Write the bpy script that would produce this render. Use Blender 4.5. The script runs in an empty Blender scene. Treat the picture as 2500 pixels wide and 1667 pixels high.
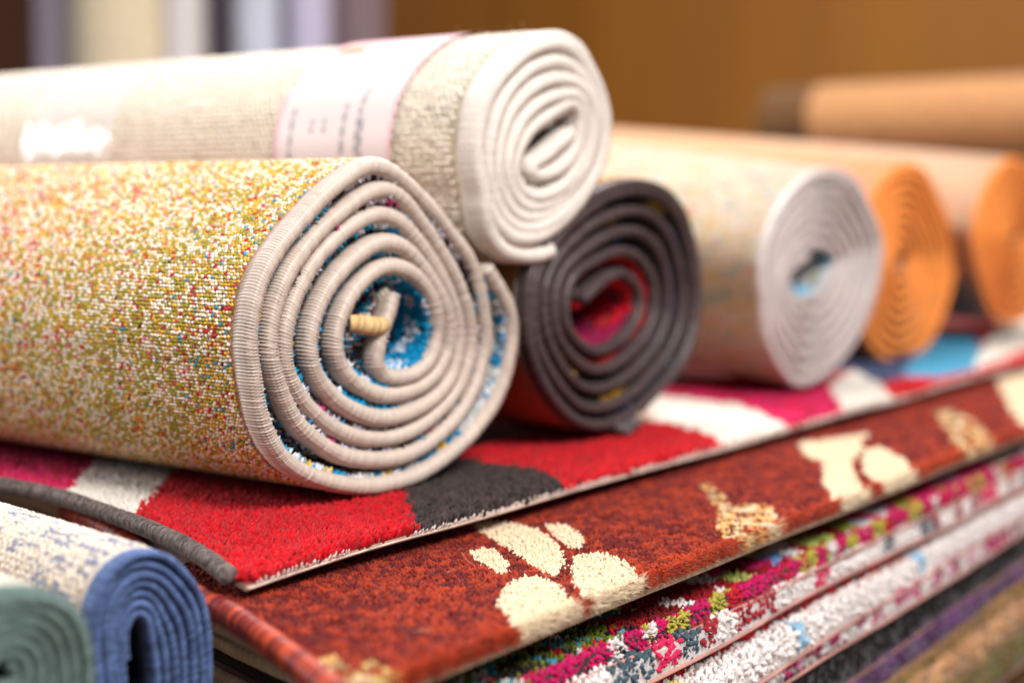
import bpy, math, random
import numpy as np
from mathutils import Vector, Matrix
rng = np.random.default_rng(7); random.seed(7)
S = bpy.context.scene
COL = S.collection
# ------------------------------------------------------------------ camera
PW, PH, FPX = 2500., 1667., 3635.
YAW = math.radians(36.4); HZ = 489.; CAMH = .176
PIT = math.atan((PH/2-HZ)/FPX)
FW = np.array([-math.sin(YAW)*math.cos(PIT), math.cos(YAW)*math.cos(PIT), -math.sin(PIT)])
RT = np.array([math.cos(YAW), math.sin(YAW), 0.]); UP = np.cross(RT, FW)
CAM = np.array([0, 0, CAMH])
cd = bpy.data.cameras.new('camera'); cam = bpy.data.objects.new('camera', cd); COL.objects.link(cam)
cam.location = CAM
M = Matrix([[RT[0], UP[0], -FW[0]], [RT[1], UP[1], -FW[1]], [RT[2], UP[2], -FW[2]]])
cam.rotation_euler = M.to_euler()
cd.sensor_width = 36; cd.lens = 36*FPX/PW; cd.clip_start = .02; cd.clip_end = 60
cd.dof.use_dof = True; cd.dof.focus_distance = .808; cd.dof.aperture_fstop = 2.7; cd.dof.aperture_blades = 9
S.camera = cam
# ------------------------------------------------------------------ light
w = bpy.data.worlds.new('World'); S.world = w; w.use_nodes = True
w.node_tree.nodes['Background'].inputs[0].default_value = (.93, .95, 1, 1)
w.node_tree.nodes['Background'].inputs[1].default_value = .30
def area(name, loc, target, size, power, col=(1, 1, 1)):
    l = bpy.data.lights.new(name, 'AREA'); l.shape = 'DISK'; l.size = size; l.energy = power; l.color = col
    o = bpy.data.objects.new(name, l); COL.objects.link(o); o.location = loc
    o.rotation_euler = (Vector(target)-Vector(loc)).to_track_quat('-Z', 'Y').to_euler()
    return o
area('key_lamp', (1.1, .15, 2.0), (-.6, .8, 0), 1.2, 106, (1, .985, .965))
area('top_lamp', (-1.5, 1.7, 2.4), (-.8, .9, 0), 1.5, 68, (1, .985, .97))
area('window_lamp', (-2.9, -.45, .95), (-.9, .7, .1), .8, 42, (.96, .98, 1))
area('shop_lamp', (-1.2, 2.3, 2.6), (-2.2, 3.3, .3), .8, 55, (1, .9, .75))
S.view_settings.view_transform = 'Standard'; S.view_settings.look = 'None'
S.view_settings.exposure = 0; S.view_settings.gamma = 1; S.view_settings.use_curve_mapping = False

# ------------------------------------------------------------------ helpers
def unp(px, py, ax, val):
    d = FW*FPX + RT*(px-PW/2) + UP*(PH/2-py)
    return CAM + d*(val-CAM[ax])/d[ax]
K = PW/2352.
def crop(ox, oy, sc): return lambda p: (ox+p[0]/sc, oy+p[1]/sc)
full = lambda p: (p[0]*K, p[1]*K)
def lin(r, g, b):
    f = lambda c: (c/255/12.92) if c/255 <= .04045 else ((c/255+.055)/1.055)**2.4
    return np.array([f(r), f(g), f(b)])
def hash2(ix, iy, seed):
    v = np.sin(ix*127.1+iy*311.7+seed*74.7)*43758.5453
    return v-np.floor(v)
def vnoise(x, y, seed=0):
    ix, iy = np.floor(x), np.floor(y); fx, fy = x-ix, y-iy
    fx = fx*fx*(3-2*fx); fy = fy*fy*(3-2*fy)
    a = hash2(ix, iy, seed); b = hash2(ix+1, iy, seed); c = hash2(ix, iy+1, seed); d = hash2(ix+1, iy+1, seed)
    return (a*(1-fx)+b*fx)*(1-fy)+(c*(1-fx)+d*fx)*fy
def catmull(P, closed=False, sub=10):
    P = np.asarray(P, float); n = len(P); out = []
    rngi = range(n if closed else n-1)
    for i in rngi:
        g = (lambda j: P[j % n]) if closed else (lambda j: P[min(max(j, 0), n-1)])
        p0, p1, p2, p3 = g(i-1), g(i), g(i+1), g(i+2)
        for t in np.linspace(0, 1, sub, endpoint=False):
            out.append(.5*((2*p1)+(-p0+p2)*t+(2*p0-5*p1+4*p2-p3)*t*t+(-p0+3*p1-3*p2+p3)*t**3))
    if not closed: out.append(P[-1])
    return np.array(out)
def resample(P, step):
    d = np.r_[0, np.cumsum(np.linalg.norm(np.diff(P, axis=0), axis=1))]
    n = max(int(d[-1]/step), 4); s = np.linspace(0, d[-1], n+1)
    return np.stack([np.interp(s, d, P[:, k]) for k in range(P.shape[1])], 1), s
def smooth(P, k):
    for _ in range(k):
        Q = P.copy(); Q[1:-1] = .25*P[:-2]+.5*P[1:-1]+.25*P[2:]; P = Q
    return P
def inpoly(x, y, poly):
    poly = np.asarray(poly); r = np.zeros(x.shape, bool); n = len(poly); j = n-1
    for i in range(n):
        xi, yi = poly[i]; xj, yj = poly[j]
        c = ((yi > y) != (yj > y)) & (x < (xj-xi)*(y-yi)/(yj-yi+1e-15)+xi)
        r ^= c; j = i
    return r
def tag(o, label=None, cat=None, group=None, kind=None):
    if label: o['label'] = label
    if cat: o['category'] = cat
    if group: o['group'] = group
    if kind: o['kind'] = kind
    return o
def thing(name, loc, label, cat, group=None):
    o = bpy.data.objects.new(name, None); COL.objects.link(o); o.location = loc; o.empty_display_size = .05
    return tag(o, label, cat, group)
def build(name, V, F, mat, parent=None, col=None, sm=True, matidx=None):
    """F: (n,3) or (n,4) int array or list of arrays; V world coordinates"""
    V = np.asarray(V, np.float32)
    q_ = parent
    while q_ is not None: V = V-np.array(q_.location, np.float32); q_ = q_.parent
    Fs = F if isinstance(F, list) else [F]
    me = bpy.data.meshes.new(name)
    me.vertices.add(len(V)); me.vertices.foreach_set('co', V.ravel())
    li = np.concatenate([f.ravel() for f in Fs]).astype(np.int32)
    tot = np.concatenate([np.full(len(f), f.shape[1], np.int32) for f in Fs])
    st = np.r_[0, np.cumsum(tot)[:-1]].astype(np.int32)
    me.loops.add(len(li)); me.loops.foreach_set('vertex_index', li)
    me.polygons.add(len(tot)); me.polygons.foreach_set('loop_start', st)
    me.polygons.foreach_set('use_smooth', np.full(len(tot), sm))
    for m in (mat if isinstance(mat, list) else [mat]): me.materials.append(m)
    if matidx is not None: me.polygons.foreach_set('material_index', np.asarray(matidx, np.int32))
    me.update(calc_edges=True)
    if col is not None:
        a = me.color_attributes.new('Col', 'FLOAT_COLOR', 'POINT')
        c = np.ones((len(V), 4), np.float32); c[:, :3] = col; a.data.foreach_set('color', c.ravel())
    me.validate()
    o = bpy.data.objects.new(name, me); COL.objects.link(o); o.parent = parent
    return o
def grid_faces(nu, nv, closed_v=False):
    i = np.arange(nu-1)[:, None]; nj = nv if closed_v else nv-1
    j = np.arange(nj)[None, :]; j2 = (j+1) % nv
    a = i*nv+j; b = (i+1)*nv+j; c = (i+1)*nv+j2; d = i*nv+j2
    return np.stack([a, b, c, d], -1).reshape(-1, 4)
def scatter(name, tmpl, pos, ax, sc, col, mat, parent=None, jit=.0, kind='stuff'):
    """ax (n,3,3): rows = local x,y,z directions; sc (n,3)"""
    TV, TF = tmpl; n = len(pos); k = len(TV)
    loc = TV[None]*sc[:, None, :]
    V = pos[:, None, :]+np.einsum('nki,nij->nkj', loc, ax)
    F = (TF[None]+(np.arange(n)*k)[:, None, None]).reshape(-1, TF.shape[1])
    c = np.repeat(col, k, 0)
    o = build(name, V.reshape(-1, 3), F, mat, parent, c)
    o['kind'] = kind
    return o
def frames(nrm, tilt=0., spin=True):
    n = len(nrm); N = nrm+rng.normal(0, 1, (n, 3))*tilt; N /= np.linalg.norm(N, axis=1)[:, None]
    R = rng.normal(0, 1, (n, 3)) if spin else np.tile([1., 0, 0], (n, 1))
    X = R-(R*N).sum(1)[:, None]*N; X /= np.linalg.norm(X, axis=1)[:, None]+1e-9
    return np.stack([X, np.cross(N, X), N], 1)
def ring_template(rings, seg, tip):
    V = []; F = []
    for r, z in rings:
        for k in range(seg): V.append((r*math.cos(2*math.pi*k/seg), r*math.sin(2*math.pi*k/seg), z))
    V.append((0, 0, tip)); t = len(V)-1
    for i in range(len(rings)-1):
        for k in range(seg):
            a, b = i*seg+k, i*seg+(k+1) % seg; F += [(a, b, b+seg), (a, b+seg, a+seg)]
    o = (len(rings)-1)*seg
    for k in range(seg): F.append((o+k, o+(k+1) % seg, t))
    return np.array(V), np.array(F)
KNOT = ring_template([(1., -.2), (.86, .45)], 5, .8)
KNOT4 = ring_template([(1., -.2), (.86, .45)], 4, .8)
FLOAT = ring_template([(1., -.1)], 5, .8)
TUFT = ring_template([(.65, 0.), (1., .62)], 3, .92)
FIBR = ring_template([(1., 0.)], 3, 1.)

# ------------------------------------------------------------------ materials
def fabric(name, base=None, rough=.85, sheen=.25, nscale=900., namp=.35, bump=.0, bscale=600., attr=True, spec=.25, coat=0.):
    m = bpy.data.materials.new(name); m.use_nodes = True; nt = m.node_tree; N = nt.nodes; L = nt.links
    b = N['Principled BSDF']; b.inputs['Roughness'].default_value = rough
    b.inputs['Sheen Weight'].default_value = sheen; b.inputs['Sheen Roughness'].default_value = .5
    b.inputs['Specular IOR Level'].default_value = spec
    tc = N.new('ShaderNodeTexCoord'); nz = N.new('ShaderNodeTexNoise'); nz.inputs['Scale'].default_value = nscale
    nz.inputs['Detail'].default_value = 3; L.new(tc.outputs['Object'], nz.inputs['Vector'])
    mr = N.new('ShaderNodeMapRange'); mr.inputs[1].default_value = .3; mr.inputs[2].default_value = .7
    mr.inputs[3].default_value = 1-namp; mr.inputs[4].default_value = 1+namp*.5; L.new(nz.outputs[0], mr.inputs[0])
    mx = N.new('ShaderNodeVectorMath'); mx.operation = 'SCALE'
    if base is None:
        at = N.new('ShaderNodeAttribute'); at.attribute_name = 'Col'; L.new(at.outputs['Color'], mx.inputs[0])
    else: mx.inputs[0].default_value = tuple(base)
    L.new(mr.outputs[0], mx.inputs['Scale']); L.new(mx.outputs[0], b.inputs['Base Color'])
    if bump:
        bp = N.new('ShaderNodeBump'); bp.inputs['Strength'].default_value = bump; bp.inputs['Distance'].default_value = .002
        n2 = N.new('ShaderNodeTexNoise'); n2.inputs['Scale'].default_value = bscale; L.new(tc.outputs['Object'], n2.inputs['Vector'])
        L.new(n2.outputs[0], bp.inputs['Height']); L.new(bp.outputs[0], b.inputs['Normal'])
    return m
M_pile = fabric('pile_fibre', rough=.85, sheen=.08, nscale=1500, namp=.3, spec=.12)
M_knot = fabric('woven_yarn', rough=.75, sheen=.05, nscale=1800, namp=.25, spec=.2)
M_thread = fabric('wrapped_thread', rough=.42, sheen=.05, nscale=2500, namp=.22, spec=.4)
M_dull = fabric('matte_thread', rough=.85, sheen=.06, nscale=1500, namp=.25, spec=.2)
def plain(name, c, **k): return fabric(name, base=c, **k)

# ------------------------------------------------------------------ rolled rugs
def face_path(pts, conv, x0, sub=8):
    """points seen on the roll's end -> (y,z) on the plane x=x0"""
    return np.array([unp(*conv(p), 0, x0)[1:] for p in pts])
def polar(poly, c):
    d = catmull(poly, True, 12)-c; th = np.arctan2(d[:, 1], d[:, 0]); o = np.argsort(th)
    r = np.linalg.norm(d, axis=1)[o]; th = th[o]
    th = np.r_[th-2*math.pi, th, th+2*math.pi]; r = np.r_[r, r, r]
    return lambda a: np.interp((a+math.pi) % (2*math.pi)-math.pi, th, r)
def spiral(outer, inner, c, turns, a0, dirn, head=None, tail=None, wob=0., seed=0):
    ro, ri = polar(outer, c), polar(inner, c)
    t = np.linspace(0, turns, int(turns*70)); a = a0+dirn*2*math.pi*t
    f = np.clip(t/(turns-1), 0, 1)
    r = ri(a)+(ro(a)-ri(a))*f
    r = r*(1+wob*(vnoise(np.cos(a)*3+9, np.sin(a)*3+t*1.3, seed)-.5))
    P = np.stack([c[0]+r*np.cos(a), c[1]+r*np.sin(a)], 1)
    if head is not None: P = np.r_[catmull(head, False, 8)[:-1], P]
    if tail is not None: P = np.r_[P, catmull(tail, False, 8)]
    return P
def path_frame(P, c):
    T = np.gradient(P, axis=0); T /= np.linalg.norm(T, axis=1)[:, None]+1e-12
    N = np.stack([T[:, 1], -T[:, 0]], 1)
    if np.mean(((P-c)*N).sum(1)) < 0: N = -N
    return T, N
class Roll:
    def __init__(s, name, label, group, path, c, x0, L, t, yaw=0., step=.0012, sm=6):
        P, s.s = resample(path, step); P = smooth(P, sm); s.P, s.s = resample(P, step)
        s.c = np.array(c); s.T, s.N = path_frame(s.P, s.c); s.x0, s.L, s.t = x0, L, t
        zb = (s.P[:, 1]).min()-t/2
        s.root = thing(name, (x0-L/2, s.c[0], zb), label, 'rolled rug', group)
        s.yaw = yaw; s.pitch = 0.
    def w(s, V):
        """roll space -> world: yaw about the vertical through the end's centre"""
        if s.pitch:
            V = np.array(V, float); V[..., 2] += (s.x0-V[..., 0])*math.tan(s.pitch)
        if not s.yaw: return V
        V = np.array(V, float); d = V[..., :2]-np.array([s.x0, s.c[0]]); ca, sa = math.cos(s.yaw), math.sin(s.yaw)
        V[..., 0] = s.x0+ca*d[..., 0]-sa*d[..., 1]; V[..., 1] = s.c[0]+sa*d[..., 0]+ca*d[..., 1]
        return V
    def rot(s, A):
        ca, sa = math.cos(s.yaw), math.sin(s.yaw); R = np.array([[ca, sa, 0], [-sa, ca, 0], [0, 0, 1.]])
        return A@R
    def sheet(s, mo, mi, back=.004):
        st = max(1, int(.0042/(s.s[1]-s.s[0]))); P, N = s.P[::st], s.N[::st]; n = len(P)
        xs = s.x0-back-np.linspace(0, 1, 3)*s.L
        O = P+N*s.t*.42; I = P-N*s.t*.30
        A = np.stack([np.concatenate([np.full((n, 1), x), O], 1) for x in xs], 1)
        B = np.stack([np.concatenate([np.full((n, 1), x), I], 1) for x in xs], 1)
        V = np.r_[A.reshape(-1, 3), B.reshape(-1, 3)]; k = len(xs); m = n*k
        g = grid_faces(n, k); F = [g, g[:, ::-1]+m]
        i = np.arange(n-1); F.append(np.stack([i*k, (i+1)*k, m+(i+1)*k, m+i*k], 1))
        F.append(np.stack([i*k+k-1, m+i*k+k-1, m+(i+1)*k+k-1, (i+1)*k+k-1], 1))
        for r in (0, n-1):
            j = np.arange(k-1); F.append(np.stack([r*k+j, r*k+j+1, m+r*k+j+1, m+r*k+j], 1))
        mid = np.concatenate([np.full(len(f), q) for f, q in zip(F, (0, 1, 1, 1, 0, 0))])
        o = build('rug_sheet', s.w(V), F, [mo, mi], s.root, matidx=mid)
    def binding(s, colf, a, b, spacing=.0019, amp=.12, slant=.5, mat=None, seg=14, inset=0., res=4, jit=.25, P=None, xo=None, sq=.62):
        P0 = s.P if P is None else P
        Q, q = resample(P0, spacing/res); T, N = path_frame(Q, s.c)
        if P is None and ((N*np.stack([np.interp(q, s.s, s.N[:, 0]), np.interp(q, s.s, s.N[:, 1])], 1)).sum(1).mean() < 0): N = -N
        n = len(Q); ph = np.linspace(0, 2*math.pi, seg, endpoint=False)
        u = q[:, None]/spacing+slant*np.sin(ph)[None, :]+.6*vnoise(q*40, q*0, 3)[:, None]
        tid = np.floor(u); fr = u-tid
        rnd = hash2(tid, tid*0+1, 5); rnd2 = hash2(tid, tid*0+2, 8)
        rib = 1-amp*(1-np.sqrt(np.clip(1-(2*fr-1)**2, 0, 1)))+(rnd-.5)*amp*jit*2
        lump = 1+.05*(vnoise(q*60, q*0+3, 2)-.5)+.08*(vnoise(q*18, q*0+3, 4)-.5)
        R = rib*lump[:, None]
        x = (xo if xo is not None else s.x0-inset)+.0025*(vnoise(q*14, q*0+7, 6)-.5)
        cp = np.sign(np.cos(ph))*np.abs(np.cos(ph))**sq; sp_ = np.sign(np.sin(ph))*np.abs(np.sin(ph))**sq
        V = np.empty((n, seg, 3)); V[..., 0] = x[:, None]+b*cp[None]*R-b*.3
        for k in (0, 1): V[..., 1+k] = Q[:, k][:, None]+N[:, k][:, None]*(a*sp_[None]*R)
        f0 = np.array([range(seg)])[0]
        F = [grid_faces(n, seg, True)]
        V = np.r_[V.reshape(-1, 3), np.array([[x[0], *Q[0]], [x[-1], *Q[-1]]])]
        i = np.arange(seg); e = n*seg
        F.append(np.stack([i, (i+1) % seg, np.full(seg, e)], 1)); F.append(np.stack([(n-1)*seg+(i+1) % seg, (n-1)*seg+i, np.full(seg, e+1)], 1))
        C = colf(q[:, None]+0*ph[None], rnd, rnd2).reshape(-1, 3); C = np.r_[C, C[:1], C[-1:]]
        return build('binding', s.w(V), F, mat or M_thread, s.root, C)
    def on_outer(s, smin, smax, ds, x1, dx, stag=True, xmax=9.):
        """staggered lattice on the outer (backing) side"""
        S_ = np.arange(max(smin, 0), min(smax, s.s[-1]), ds); X_ = np.arange(x1, min(s.L, xmax), dx)
        g, h = np.meshgrid(S_, X_, indexing='ij'); g = g.copy(); h = h.copy()
        if stag: h[1::2] += dx/2
        return g.ravel(), h.ravel()
    def place(s, q, x, side, off):
        P = np.stack([np.interp(q, s.s, s.P[:, k]) for k in (0, 1)], 1); N = np.stack([np.interp(q, s.s, s.N[:, k]) for k in (0, 1)], 1)
        N /= np.linalg.norm(N, axis=1)[:, None]
        p = np.concatenate([(s.x0-x)[:, None], P+N*side*off[:, None] if np.ndim(off) else P+N*side*off], 1)
        n3 = np.concatenate([np.zeros((len(q), 1)), N*side], 1)
        return p, n3
    def knots(s, q, x, col, wid, hgt, lift=0., tilt=.12, name='weave_knots', cull=-.35, tmpl=None):
        p, n3 = s.place(q, x, 1, s.t*.42+lift)
        wp = s.w(p); wn = s.rot(n3); v = CAM-wp; v /= np.linalg.norm(v, axis=1)[:, None]
        k = (wn*v).sum(1) > cull; p, n3, q, x, col = wp[k], wn[k], q[k], x[k], col[k]; n = len(p)
        ax = frames(n3, tilt, False)
        ax = s.rot(ax) if s.yaw else ax
        sc = np.stack([wid[0]*rng.uniform(.85, 1.15, n), wid[1]*rng.uniform(.85, 1.15, n), hgt*rng.uniform(.7, 1.3, n)], 1)
        return scatter(name, KNOT if tmpl is None else tmpl, p, ax, sc, col, M_knot, s.root)
    def pile(s, colf, smin, smax, depth, den, h, wd, near=.006, skip=None):
        n = int((min(smax, s.s[-1])-smin)*(depth-near)*den); q = rng.uniform(smin, min(smax, s.s[-1]), n)
        x = near+(depth-near)*rng.uniform(0, 1, n)**1.4
        p, n3 = s.place(q, x, -1, s.t*.22)
        p = s.w(p); n3 = s.rot(n3)
        ax = frames(n3, .35); sc = np.stack([wd*rng.uniform(.8, 1.2, n)]*2+[h*rng.uniform(.8, 1.2, n)], 1)
        return scatter('pile', TUFT, p, ax, sc, colf(q, x), M_pile, s.root)

def mix(base, rnd, amt): return base*(1+amt*(rnd[..., None]-.5))
def choose(n, table, wts):
    """random rows of a colour table"""
    w_ = np.asarray(wts, float); w_ = w_/w_.sum(-1, keepdims=True)
    if w_.ndim == 1: idx = rng.choice(len(table), n, p=w_)
    else: idx = (rng.uniform(0, 1, n)[:, None] > np.cumsum(w_, 1)).sum(1)
    return np.asarray(table)[np.clip(idx, 0, len(table)-1)]
WHITE = lin(238, 230, 222); OLIVE = lin(170, 156, 48); YEL = lin(230, 172, 62); RED = lin(200, 30, 40); PINK = lin(225, 90, 120)
TEAL = lin(60, 150, 175); DARK = lin(60, 45, 50); AQUA = lin(0, 150, 200)

# ---- A: the big confetti-backed roll in front
XA = -.60
c12 = crop(550, 350, 3.136)
tA = [(1280,1150),(1245,1290),(1200,1420),(1165,1560),(1160,1690),(1225,1780),(1345,1790),(1470,1745),(1570,1635),(1610,1500),(1615,1380),(1590,1240),(1530,1110),(1430,1000),(1290,940),(1170,960),
(1060,1040),(960,1160),(890,1300),(850,1440),(842,1560),(870,1680),(945,1790),(1060,1875),(1200,1925),(1340,1915),(1480,1865),(1600,1765),(1680,1620),(1702,1480),(1690,1340),(1640,1190),(1570,1060),(1480,930),(1370,810),(1250,758),(1120,780),
(1000,860),(880,980),(780,1120),(705,1280),(662,1430),(648,1560),(665,1700),(725,1830),(825,1950),(960,2040),(1120,2095),(1290,2090),(1450,2030),(1600,1930),(1715,1780),(1768,1610),(1782,1450),(1755,1290),(1695,1130),(1605,960),(1490,780),(1360,625),(1225,548),(1080,570),
(920,670),(775,800),(655,950),(565,1110),(500,1270),(455,1440),(450,1600),(478,1760),(545,1900),(655,2040),(800,2160),(980,2240),(1150,2262),(1320,2235),(1500,2145),(1680,1990),(1800,1820),(1862,1640),(1876,1480),(1855,1330),(1805,1160),(1735,1000),(1645,840),(1535,660),(1405,480),(1290,378),(1190,355),(1060,400),
(900,520),(745,655),(605,810),(485,980),(405,1150),(350,1330),(330,1500),(338,1640),(378,1790),(445,1960),(540,2130),(690,2270),(880,2385),(1060,2418),(1220,2415),(1400,2370),(1600,2250),(1790,2060),(1900,1860),(1960,1660),(1985,1480),(1975,1330),(1945,1150),(1895,960),(1830,830),(1740,710),(1600,530),(1450,370),(1310,245),(1180,180),(1060,185),
(920,270),(760,400),(610,560),(460,730),(340,900),(260,1060),(205,1240),(180,1430),(178,1560),(195,1700),(225,1900),(270,2100),(340,2270),(450,2420),(620,2530),(820,2595),(1010,2622),(1210,2605),(1480,2520),(1780,2310),(1990,2070),(2110,1830),(2165,1600),(2180,1440),(2160,1290),(2100,1150),(2035,1040),(1990,960)]
PA = catmull(face_path(tA, c12, XA), False, 8); cA = face_path([(1200, 1480)], c12, XA)[0]
A = Roll('rolled_rug', 'large rolled rug with multicoloured confetti-woven back and taupe bound edge, nearest in the row', 'rugs rolled up on the stack', PA, cA, XA, .75, .0092, step=.001, sm=4)
A.sheet(plain('confetti_back_base', lin(180, 125, 85), nscale=500, namp=.6), plain('teal_pile_base', lin(60, 120, 140), nscale=300, namp=.6), back=.005)
TAUPE = lin(205, 186, 172)
def bindA(q, r, r2):
    c = np.tile(TAUPE, q.shape+(1,))*(.94+.12*r[..., None]); c[..., 0] *= 1.+.04*(r2-.5); return c
A.binding(bindA, .0055, .0080, spacing=.00185, amp=.30, slant=.75, jit=.10, sq=.8)
outS = A.s[-1]-.70
q, x = A.on_outer(outS, 9, .0021, .0115, .0026, xmax=.42)
q = q+rng.normal(0, .00025, len(q)); x = x+rng.normal(0, .0003, len(x))
z1 = np.clip(1-x/.06, 0, 1)*.9+.35*(vnoise(x*30, q*20, 1)-.4); z3 = np.clip((x-.10)/.18, 0, 1)+.5*(vnoise(x*18, q*25, 2)-.5)
z1 = np.clip(z1, 0, 1); z3 = np.clip(z3, 0, 1); zz = np.clip(vnoise(q*60, x*60, 4)*2-.5, 0, 1)
yo = np.clip((vnoise(q*9, x*5, 9)-.25)*2, 0, 1)
Wt = np.stack([.46+0*x, (.42*(1-z1)*(1-.4*z3)+.05)*(.7+.5*yo), (.14+.28*z1)*(1.2-.5*yo), .02+.06*z1+.03*zz, .012+.15*z3, .006+.07*z1, .015*z3+.005, .10+0*x], 1)
colK = choose(len(q), [lin(240, 226, 206), OLIVE, YEL, RED, PINK, TEAL, DARK, lin(226, 180, 76)], Wt)*rng.uniform(.9, 1.25, (len(q), 1))
A.knots(q, x, colK, (.00138, .00115), .0012, .0002, cull=-.3, tmpl=KNOT4)
# fine weft floats between the knots
q2, x2 = A.on_outer(outS, 9, .0021, .0128, .0026, xmax=.42); q2 = q2+.0010
col2 = choose(len(q2), [lin(150, 30, 35), lin(120, 105, 40), lin(225, 205, 190), lin(70, 45, 45), lin(200, 120, 50)], [.32, .18, .26, .1, .14])*rng.uniform(.7, 1.1, (len(q2), 1))
A.knots(q2, x2, col2, (.0017, .0005), .0008, -.0002, name='weft_floats', cull=-.1, tmpl=FLOAT)
# inner turns: only the first rows of knots show between the bindings
q3, x3 = A.on_outer(0, outS, .0023, .0095, .0030); k = x3 < .026; q3, x3 = q3[k], x3[k]
col3 = choose(len(q3), [WHITE*.85, AQUA*.8, lin(130, 30, 35), DARK, YEL*.8], [.34, .3, .2, .1, .04])*rng.uniform(.8, 1.1, (len(q3), 1))
A.knots(q3, x3, col3, (.0015, .0012), .0012, .0002, name='inner_weave', cull=-9)
def pileA(q, x):
    n = len(q); f = q/A.s[-1]
    bl = vnoise(q*160, x*160, 3); b2 = vnoise(q*90, x*120, 5)
    c = np.tile(AQUA, (n, 1)); c[bl > .62] = lin(225, 228, 238)
    midz = (f > .42) & (f < .80)
    c[midz] = lin(205, 200, 215); c[midz & (bl > .60)] = lin(45, 38, 45); c[midz & (b2 > .78)] = lin(215, 60, 140); c[midz & (b2 < .16)] = AQUA
    out = f > .83; c[out & (b2 > .55)] = lin(225, 228, 225); c[out & (b2 < .2)] = lin(235, 195, 60)
    return c*rng.uniform(.8, 1.15, (n, 1))
A.pile(pileA, .0, 9, .030, 2.9e5, .0072, .0013, near=.0015)
A.pile(pileA, .0, .28, .16, 2.2e5, .0052, .0013, near=.04)
# bound corner and loose thread tail at the roll's heart
def thread_tail(root, pts, r, spacing, cf, name, amp=.2):
    P = catmull(pts, False, 10); P, s_ = resample(P, spacing/4); n = len(P); seg = 10
    T = np.gradient(P, axis=0); T /= np.linalg.norm(T, axis=1)[:, None]
    U = np.cross(T, [0, 0, 1.]); U /= np.linalg.norm(U, axis=1)[:, None]+1e-9; Vv = np.cross(T, U)
    ph = np.linspace(0, 2*math.pi, seg, endpoint=False); u = s_[:, None]/spacing+.4*np.sin(ph)[None]; tid = np.floor(u); fr = u-tid
    rr = (np.interp(np.linspace(0, 1, n), np.linspace(0, 1, len(r)), r))[:, None]*(1-amp*(1-np.sqrt(np.clip(1-(2*fr-1)**2, 0, 1))))
    V = P[:, None, :]+U[:, None, :]*(rr*np.cos(ph))[..., None]+Vv[:, None, :]*(rr*np.sin(ph))[..., None]
    rnd = hash2(tid, tid*0+4, 3)
    V = np.r_[V.reshape(-1, 3), P[:1], P[-1:]]; i = np.arange(seg); e = n*seg
    F = [grid_faces(n, seg, True), np.stack([i, (i+1) % seg, np.full(seg, e)], 1), np.stack([(n-1)*seg+(i+1) % seg, (n-1)*seg+i, np.full(seg, e+1)], 1)]
    C = (np.asarray(cf)[None, None]*(.75+.5*rnd[..., None])).reshape(-1, 3); C = np.r_[C, C[:1], C[-1:]]
    return build(name, V, F, M_dull, root, C)
cc = crop(780, 620, 4.356)
pp = lambda x, y, X: unp(*cc((x, y)), 0, X)
thread_tail(A.root, [pp(770, 440, XA-.002), pp(700, 490, XA-.006), pp(620, 540, XA-.016), pp(570, 570, XA-.04)], [.0070, .0080, .0076, .007], .0017, lin(190, 178, 160), 'corner_wrap', .25)
thread_tail(A.root, [pp(310, 740, XA-.002), pp(420, 745, XA+.001), pp(560, 765, XA+.002), pp(650, 760, XA+.003), pp(705, 740, XA+.002)], [.0054, .0062, .0062, .0060, .0036], .0013, lin(212, 178, 128), 'thread_tail', .3)
def tape_line(P, r, mat, root, name, c, seg=5):
    return thread_tail(root, P, r, .05, c, name, 0.)

# ---- B: the cream roll resting in the valley between the first two
cB_ = crop(650, 50, 2.489)
oB = face_path([(1750,105),(1870,165),(1950,300),(2015,450),(2045,600),(2025,790),(1965,950),(1870,1110),(1740,1245),(1600,1320),(1460,1310),(1345,1190),(1285,1000),(1262,820),(1275,640),(1320,470),(1420,300),(1570,160)], cB_, XA)
iB = face_path([(1885,600),(1850,515),(1790,515),(1700,590),(1610,680),(1540,780),(1505,890),(1550,1000),(1650,1030),(1780,970),(1870,830),(1890,700)], cB_, XA)
cB = face_path([(1680, 760)], cB_, XA)[0]
aB = lambda p: (lambda d: math.atan2(d[1], d[0]))(face_path([p], cB_, XA)[0]-cB)
hB = face_path([(1830,690),(1740,770),(1650,845),(1590,880),(1590,925),(1650,945),(1760,900),(1850,800),(1885,700)], cB_, XA)
tB = face_path([(1300,1130),(1340,1290),(1420,1395),(1540,1430),(1640,1425),(1715,1400)], cB_, XA)
a0 = aB((1885, 600)); a1 = aB((1290, 1060))
dB = 1 if True else -1
# outward sense on the photograph's face: right -> top -> left -> bottom (y to the right, z up): positive angle
full_turns = 5.; extra = ((a1-a0) % (2*math.pi))/(2*math.pi)
PB = spiral(oB, iB, cB, full_turns+extra, a0, 1, hB, tB, .006, 3)
B = Roll('rolled_rug', 'cream rolled rug with paper label band, lying on top of two other rolls', 'rugs rolled up on the stack', PB, cB, XA, .95, .0100, step=.0012, sm=8)
CREAM = lin(240, 228, 212)
B.sheet(plain('cream_back_base', lin(218, 200, 170), nscale=400, namp=.4), plain('cream_pile_base', lin(225, 212, 198), nscale=300, namp=.25), back=.006)
B.binding(lambda q, r, r2: np.tile(lin(226, 214, 204), q.shape+(1,))*(.95+.10*r[..., None]), .0056, .0105, spacing=.0017, amp=.16, slant=.4, mat=M_dull, res=3, seg=10, jit=.1)
B.pile(lambda q, x: np.tile(lin(232, 222, 212), (len(q), 1))*rng.uniform(.9, 1.05, (len(q), 1)), 0, 9, .02, 2.0e5, .007, .0016, near=.0)
oS = B.s[-1]-.56
q, x = B.on_outer(oS, 9, .0040, .0172, .0052, xmax=.68); sgn = np.where(np.floor(q/.0040) % 2 > 0, 1, -1)
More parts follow.
